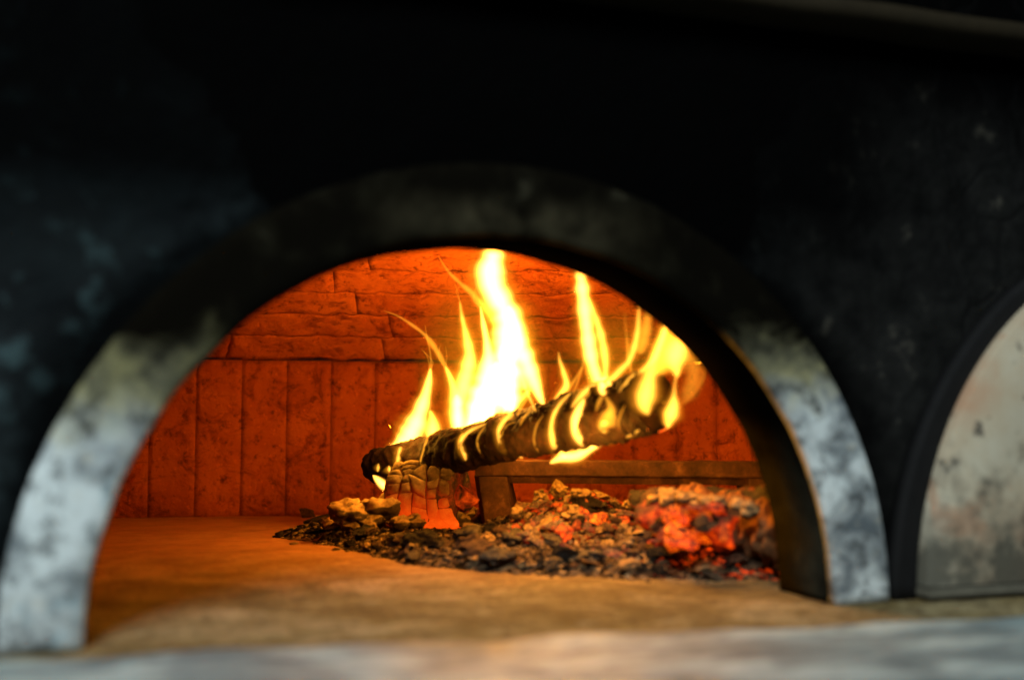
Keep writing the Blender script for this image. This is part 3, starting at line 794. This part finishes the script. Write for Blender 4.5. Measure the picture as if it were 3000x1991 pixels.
# ------------------------------------------------------------------ iron rest
rest = empty('log_rest', hit(1455, 1560)); tag(rest, 'low scaled iron bar on wedge feet holding up the burning log', 'log rest')
A, B = atd(1395, 1378, 1.475), atd(2420, 1386, 1.40)
axb = (B-A); LBAR = axb.length; rot = axb.to_track_quat('X', 'Z').to_matrix().to_4x4()
def place(o, M):
    o.data.transform(M); o.data.update(); return setparent(o, rest)
o = bar_box('bar', (LBAR/2, .014, .0035), LBAR, .044, .0180, IRON, bev=.0015, rough=.0009, seg=60); place(o, Matrix.Translation(A) @ rot)
o = bar_box('lower_flange', (LBAR/2, .022, -.0105), LBAR-.004, .030, .0098, IRON, bev=.0012, rough=.0007, seg=40); place(o, Matrix.Translation(A) @ rot)
for sx in (.004, LBAR-.09):
    # wedge-shaped foot: a front plate and a slanting side
    zt, zb = -.0065, -(A.z)+.004
    pr = [(-.014, .034), (.001, -.009), (.036, -.009), (.034, .030)]
    pb = [(-.008, .058), (.014, -.016), (.048, -.016), (.046, .058)]
    V = [(sx+x, y, zt) for (x, y) in pr] + [(sx+x, y, zb) for (x, y) in pb]
    b = bmesh.new(); vs_ = [b.verts.new(q) for q in V]
    for f in ((3, 2, 1, 0), (4, 5, 6, 7), (0, 1, 5, 4), (1, 2, 6, 5), (2, 3, 7, 6), (3, 0, 4, 7)): b.faces.new([vs_[q] for q in f])
    bmesh.ops.recalc_face_normals(b, faces=b.faces[:])
    bmesh.ops.bevel(b, geom=b.edges[:], offset=.0012, segments=2, affect='EDGES')
    me = bpy.data.meshes.new('foot'); b.to_mesh(me); b.free(); me.materials.append(IRON)
    o = bpy.data.objects.new('foot', me); COL.objects.link(o); place(o, Matrix.Translation(A) @ rot)

# ------------------------------------------------------------------ burning log
LA, LBp = atd(1100, 1366, 1.60), atd(1915, 1172, 1.22)
blog = empty('burning_log', LA); tag(blog, 'dark charred branch burning along its length, leaning over the iron bar', 'log')
k = MT('burning bark'); v = k.obj((1, 1, 1)); a = k.noise(60, 6, .7); b = k.noise(18, 4, .6)
col = k.ramp(a, [(.35, (.004, .0012, .0004)), (.60, (.016, .004, .001)), (.74, (.05, .014, .004))])
BARK = k.bsdf(col, .85, k.bump(k.math('ADD', a, b), 1., .004), spec=.2)
o = tube('bark', LA, LBp, .0225, .0318, BARK, n=220, k=64, rough=.20, fs=30, seed=21, rib=.045, ribn=12, bend=-.004, fine=.10); setparent(o, blog)
axl = (LBp-LA).normalized(); l1 = axl.cross(Vector((0, 0, 1))).normalized(); l2 = l1.cross(axl)
def ringglow(name, c, r, a0, a1, th, mat, seed):
    V = []; n_ = 40; kk = 6
    for i in range(n_+1):
        a = a0+(a1-a0)*i/n_; dv = l1*math.cos(a)+l2*math.sin(a); p = c+dv*(r*(1+.05*nz(dv*3, 2, seed)))
        w_ = th*(.25+.9*abs(nz(dv*r, 160, seed)))*math.sin(math.pi*clamp(i/n_, .02, .98))**.4
        for j in range(kk):
            q = 2*math.pi*j/kk; V.append(p+dv*math.cos(q)*w_+axl*math.sin(q)*w_)
    return setparent(fixn(mesh(name, V, grid_faces(n_+1, kk, True), mat)), blog)
RIMG = mat_ember('glowing rim', 5, .1, .40, (1, .22, .02))
ringglow('glowing_rim', LBp-axl*.001, .0325, math.pi*.55, math.pi*1.65, .0011, RIMG, 1)
ringglow('glowing_rim', LA+axl*.012, .0245, math.pi*.6, math.pi*1.6, .0010, RIMG, 4)

# ------------------------------------------------------------------ flames (glowing gas: emission volumes in closed tongues)
HOT = mat_flame('flame hot', 780, (1, .42, .05)); MID = mat_flame('flame', 350, (1, .42, .04)); LOW = mat_flame('flame thin', 120, (1, .36, .02)); VEIL = mat_flame('flame veil', 40, (1, .36, .02))
HAZE = mat_flame('hot gas', 5, (1, .42, .012))
def zx(x, y): return 1000+x/1.96, 680+y/1.96              # tracing sheet -> photograph pixels
def cr(p0, p1, p2, p3, t):
    return tuple(.5*((2*b)+(-a+c)*t+(2*a-5*b+4*c-d)*t*t+(-a+3*b-3*c+d)*t**3) for a, b, c, d in zip(p0, p1, p2, p3))
fire_at = LA.lerp(LBp, .45)
def logfront(px, py):
    # distance along the view of the log's near surface, or of its axis beside it
    q = ray(px, py); axv = LBp-LA; best = None
    t = .9
    lo = dlog(px)
    w0 = CAM-LA; a_ = axl; qn = q
    # closest approach of the ray to the axis
    b_ = q.dot(a_); c_ = a_.dot(a_); d_ = q.dot(w0); e_ = a_.dot(w0); A_ = q.dot(q); den = A_*c_-b_*b_
    sc = (b_*e_-c_*d_)/den; tc = (A_*e_-b_*d_)/den
    tc = clamp(tc, -.0, axv.length+.0); r_ = .0225+(.0318-.0225)*tc/axv.length
    pc = LA+a_*tc; sc = (pc-CAM).dot(q)/A_; dist = (CAM+q*sc-pc).length
    if dist >= r_: return sc
    sin = math.sqrt(max(1-(b_*b_)/(A_*c_), .05)); return sc-math.sqrt(r_*r_-dist*dist)/sin
def tongue(parent, pts, mat, front=0., thick=.75, sub=7, m_=11, name='flame_tongue', wrap=False):
    pts = [tuple(map(float, p)) for p in pts]; dens = []
    for i in range(len(pts)-1):
        p0, p1, p2, p3 = pts[max(i-1, 0)], pts[i], pts[i+1], pts[min(i+2, len(pts)-1)]
        for s in range(sub): dens.append(cr(p0, p1, p2, p3, s/sub))
    dens.append(pts[-1])
    n_ = len(dens); C = []
    for i, (x, y, w_) in enumerate(dens):
        px, py = zx(x, y); d = min(dlog(px), logfront(px, py)-.004)-front if wrap else dlog(px)-front; e = min(i, n_-1-i)/3.
        w_ = max(w_, 4.)*(1+.22*noise.noise(Vector((x*.018, y*.018, len(pts)*1.7))))*(1 if e >= 1 else max(.45, math.sqrt(max(e*(2-e), 0))))
        C.append((atd(px, py, d), w_*1.45/1.96*MPP(d), ray(px, py).normalized()))
    V = []
    us = [-1+2*q/(m_-1) for q in range(m_)]
    for i, (c, w_, rd) in enumerate(C):
        tg = (C[min(i+1, n_-1)][0]-C[max(i-1, 0)][0]); nn = tg.cross(rd)
        nn = nn.normalized() if nn.length > 1e-9 else RT
        T = max(w_, min(.0012, w_*2))*thick
        for u_ in us: V.append(c-fire_at+nn*(w_*u_)-rd*(T*(1-u_*u_)**3.0+4e-5))
        for u_ in us[-2:0:-1]: V.append(c-fire_at+nn*(w_*u_)+rd*(T*(1-u_*u_)**3.0+4e-5))
    k_ = 2*m_-2
    F = grid_faces(n_, k_, True) + [tuple(range(k_))[::-1], tuple(range((n_-1)*k_, n_*k_))]
    vol = sum(V[f[0]].cross(V[f[q]]).dot(V[f[q+1]]) for f in F for q in range(1, len(f)-1))
    if vol < 0: F = [f[::-1] for f in F]
    V = [v+fire_at for v in V]
    o = mesh(name, V, F, mat); setparent(o, parent); return o
fire = empty('log_fire', LA.lerp(LBp, .45)); tag(fire, 'tall yellow-white flames rising from the burning log', 'fire')
SHEATH = mat_flame('flame fringe', 34, (1, .33, .012)); rf = random.Random(3)
def T_(pts, mat=MID, front=0., thick=.75):
    wr = front >= .012
    o = tongue(fire, pts, mat, 0. if wr else front, thick, wrap=wr)
    if mat in (HOT, MID):
        mw = max(p[2] for p in pts)
        tongue(fire, [(x, y, w_*(1.7 if w_ > 20 else 2.2)+3) for x, y, w_ in pts], SHEATH, 0. if wr else front, min(.75, .75*28/max(mw, 1)+.25), wrap=wr, name='flame_fringe')
        if mw > 28 and not wr:                                 # loose filaments leaving the tongue
            for _ in range(2):
                sd = rf.choice((-1, 1)); q = rf.uniform(.35, .75); n0 = int(q*(len(pts)-1)); P_ = [(x+sd*w_*rf.uniform(.6, 1.0), y, 5) for x, y, w_ in pts[n0:]]
                x0, y0, _w = P_[-1]
                P_ += [(x0+rf.uniform(-34, 8), y0-rf.uniform(30, 60), 4), (x0+rf.uniform(-60, 0), y0-rf.uniform(70, 120), 3)]
                tongue(fire, P_, LOW, front+rf.uniform(-.008, .008), .8)
    return o
# left group
T_([(222,1290,5),(290,1248,24),(365,1200,46),(418,1120,56),(452,1030,46),(482,940,32),(503,850,18),(512,780,9)], HOT, 0, .5)
T_([(500,860,14),(514,760,9),(510,690,7),(492,600,6),(480,530,4)], LOW)
T_([(505,1215,12),(520,1165,34),(526,1115,34),(520,1060,20),(508,1020,9)], MID, .006)
T_([(505,1210,9),(560,1198,12),(620,1192,13),(680,1165,16),(700,1120,14)], HOT, .01)
T_([(345,1230,14),(330,1290,14),(324,1330,11),(322,1362,5)], MID, .026)
T_([(500,1160,7),(478,1230,9),(462,1290,10),(452,1345,8)], LOW, .026, 1.4)
# second tongue curling left
T_([(690,1205,16),(676,1120,36),(664,1020,40),(652,930,30),(630,845,18),(596,768,8)], MID)
T_([(648,900,16),(630,845,17),(592,760,16),(541,670,17),(480,590,14),(400,528,11),(318,478,7),(240,450,4)], LOW)
T_([(680,1195,18),(672,1110,34),(668,1010,34),(662,930,20)], HOT, -.004)
T_([(680,1000,24),(700,890,44),(726,785,42),(736,700,32),(716,590,20),(692,480,11),(680,395,4)], MID, .004)
# main body
T_([(700,1170,24),(760,1090,62),(806,985,84),(842,860,64),(850,745,42),(838,645,24),(815,520,14),(798,425,6)], HOT, -.004)
T_([(740,1150,30),(800,1080,70),(850,960,70),(880,840,40),(890,740,20)], HOT, .004)
T_([(965,1045,34),(948,940,74),(945,810,78),(952,690,74),(965,575,78),(950,475,68),(908,392,64),(868,310,68),(856,228,68),(870,145,56),(882,60,40),(892,-30,10)], HOT)
T_([(985,1040,30),(960,960,50),(950,850,60),(950,740,55),(960,640,50)], HOT, .008)
T_([(1172,1018,6),(1138,940,22),(1104,850,40),(1068,745,46),(1030,640,42),(1000,530,34),(960,420,18)], HOT, .003)
T_([(1060,900,30),(1030,800,50),(1010,700,50),(990,600,40)], MID, -.004)
T_([(905,590,24),(866,490,32),(806,420,26),(745,345,20),(680,290,14),(612,222,10),(556,135,5)], LOW)
T_([(930,560,20),(890,500,26),(830,440,20),(790,380,10)], LOW, .003)
T_([(975,1010,12),(1030,960,13),(1075,905,13),(1090,850,8)], MID, .012)
T_([(1118,1032,4),(1095,980,9),(1072,930,9),(1050,870,8),(1020,780,5)], MID, .012)
T_([(900,1080,10),(910,990,18),(925,900,16)], MID, .010)
# small tongue and thin arcs
T_([(1180,1022,4),(1245,945,15),(1292,880,19),(1275,800,15),(1254,735,8),(1247,685,3)], MID, .004, .9)
T_([(1205,1010,4),(1290,920,8),(1350,832,10),(1388,765,5)], LOW, .006, 1.0)
# tall pair
T_([(1515,940,16),(1472,845,28),(1432,705,33),(1412,565,37),(1396,430,38),(1384,330,36),(1374,240,28),(1366,150,8)], HOT, 0, .62)
T_([(1512,870,16),(1517,765,20),(1502,645,23),(1476,540,22),(1445,455,16),(1418,370,8)], MID, .004)
T_([(1440,900,14),(1425,800,26),(1418,690,26)], LOW, -.006)
T_([(1508,935,14),(1500,890,26),(1515,850,24),(1550,880,10)], HOT, .012)
# crossing licks
T_([(1318,1010,6),(1376,940,17),(1450,885,18),(1540,850,18),(1602,792,18),(1652,738,16),(1682,660,18),(1702,560,15),(1708,450,8),(1712,360,3)], MID, .014)
T_([(1682,830,6),(1662,785,9),(1650,735,11),(1642,640,9),(1632,540,5),(1628,460,3)], LOW, .014, 1.2)
T_([(1712,700,22),(1738,620,38),(1756,510,32),(1770,400,12)], VEIL, 0, 1.6)
T_([(1592,918,5),(1658,842,12),(1730,792,14),(1800,722,18),(1832,640,20),(1856,560,18),(1875,470,10)], MID, .014)
# on the cut end
T_([(1765,1052,10),(1742,985,48),(1755,900,47),(1777,800,34),(1802,700,25),(1838,620,22),(1866,540,16),(1890,460,6)], MID, .034, .5)
T_([(1932,835,10),(1918,745,48),(1934,680,54),(1955,620,44),(1950,540,20)], MID, .02, .5)
T_([(1800,820,20),(1850,740,70),(1880,660,80),(1905,580,60),(1920,500,20)], VEIL, .02, 2.6)
T_([(1868,1122,10),(1888,1062,38),(1905,1000,31),(1911,930,13),(1917,860,8),(1934,780,10)], MID, .036, .7)
T_([(1850,1110,8),(1865,1060,26),(1890,1000,30)], LOW, .034, .5)
T_([(1955,990,14),(1995,920,50),(2025,840,62),(2020,760,56),(1995,690,30)], VEIL, .01, .55)
T_([(1965,985,5),(2030,915,6),(2072,850,7),(2084,800,7),(2060,745,6),(2010,690,5)], VEIL, .01, 2.5)
# licks wrapped round the near side of the log
T_([(718,1318,6),(702,1255,14),(690,1195,14),(738,1140,12),(835,1098,5)], MID, .028)
T_([(672,1250,4),(678,1195,11),(700,1150,10)], LOW, .028, 1.2)
T_([(968,1276,5),(922,1222,13),(904,1150,15),(930,1088,16),(985,1036,16)], MID, .030)
T_([(1026,1110,5),(1045,1068,9),(1090,1012,6)], LOW, .030, 1.3)
T_([(1000,1090,4),(950,1110,7),(915,1180,6)], LOW, .030, 1.0)
T_([(1292,1296,12),(1234,1236,21),(1206,1150,17),(1216,1060,13),(1260,980,10),(1318,922,6)], MID, .032, 1.0)
T_([(1448,1240,12),(1376,1186,32),(1344,1110,29),(1360,1030,24),(1396,955,12)], HOT, .034, .6)
T_([(1520,1160,10),(1515,1112,42),(1540,1055,44),(1545,1000,22),(1512,935,8)], LOW, .036, 1.0)
T_([(1512,1152,12),(1508,1118,24),(1514,1080,18)], MID, .038, .8)
T_([(1462,1030,6),(1475,985,15),(1502,935,12)], LOW, .034, 1.0)
T_([(1196,1326,7),(1268,1292,24),(1350,1282,27),(1430,1242,22),(1505,1212,6)], HOT, .030)
T_([(1515,1216,5),(1552,1198,10),(1590,1176,5)], MID, .030, 1.2)
T_([(1618,1180,4),(1670,1158,9),(1712,1134,5)], MID, .030, 1.2)
T_([(985,1276,4),(1015,1284,8),(1046,1298,5)], MID, .030)
T_([(1870,1130,4),(1880,1112,8),(1884,1100,5)], MID, .036)
T_([(208,1375,5),(212,1350,10),(214,1325,4)], MID, .026)
T_([(276,1335,5),(282,1358,16),(290,1388,7)], MID, .028)
# added haze: firelit wall glow and lens glare imitated by emission volumes
def gas(x, y, d, rx, ry, th, tilt=0.):
    # soft lens of added haze glow: thickest in the middle, closed at a thin rim
    c = atd(*zx(x, y), d); n_, k_ = 14, 48; V = []; F = []
    ca, sa = math.cos(tilt), math.sin(tilt)
    def row(q, sg):
        h = th*(1-q*q)**2+2e-4
        return [c-fire_at + RT*(rx*q*math.cos(a)*ca-ry*q*math.sin(a)*sa) + UP*(rx*q*math.cos(a)*sa+ry*q*math.sin(a)*ca) - FW*(h*sg) for a in (2*math.pi*j_/k_ for j_ in range(k_))]
    qs = [(i_+1)/n_ for i_ in range(n_)]
    rows = [row(q, 1) for q in qs] + [row(q, -1) for q in reversed(qs)]
    V = [p for r_ in rows for p in r_]; F = grid_faces(len(rows), k_, True)
    F += [tuple(range(k_))[::-1], tuple(range((len(rows)-1)*k_, len(rows)*k_))]
    vol = sum(V[f[0]].cross(V[f[q]]).dot(V[f[q+1]]) for f in F for q in range(1, len(f)-1))
    if vol < 0: F = [f[::-1] for f in F]
    setparent(mesh('glow_haze', [v+fire_at for v in V], F, HAZE), fire)
gas(840, 780, 1.53, .105, .155, .030, .1)
gas(1560, 720, 1.38, .085, .080, .022, -.3)
for pts in ([(800,1270,4),(782,1220,9),(790,1165,9),(830,1110,5)], [(1150,1280,4),(1115,1225,9),(1108,1165,10),(1125,1100,7),(1160,1050,4)],
            [(1600,1130,4),(1590,1090,10),(1605,1040,9),(1630,990,5)], [(1400,960,8),(1430,910,12),(1470,860,10),(1500,800,6)], [(1010,1050,8),(1035,1000,12),(1075,930,10),(1100,860,5)],
            [(1330,930,6),(1360,850,9),(1385,770,7),(1395,690,4)]):
    T_(pts, LOW, .03, 1.1)
lf = empty('flame', atd(*zx(220, 1440), 1.56)); tag(lf, 'small detached white flame under the left tip of the log', 'flame')
tongue(lf, [(180,1393,5),(218,1428,21),(252,1458,27),(286,1482,10)], HOT, .06)
sp = atd(1774, 1550, 1.32); P = hit(1774, 1552)
k = MT('spark'); k.bsdf((.1, .05, .02), .9, emis=(1, .5, .06), estr=14)
LIB['spark'] = [chunk_mesh(77, k.m)]; KIND['spark'] = 'spark'; CATG['spark'] = 'spark'
lump('spark', P, .0019, .0019, None, 'single yellow spark in front of the ember heap')

# light the flames throw
glow('flame_light', atd(*zx(900, 800), 1.46), .035, 2.6, FIRE)
glow('flame_light', atd(*zx(1480, 760), 1.33), .03, 1.2, FIRE)
glow('flame_light', atd(*zx(1960, 840), 1.14), .03, 1.3, FIRE)
glow('flame_light', atd(*zx(330, 1150), 1.50), .025, .9, FIRE)
glow('flame_light', atd(*zx(1380, 1290), 1.22), .02, 1.6, FIRE)
glow('flame_light', atd(*zx(960, 1290), 1.30), .02, .65, FIRE)
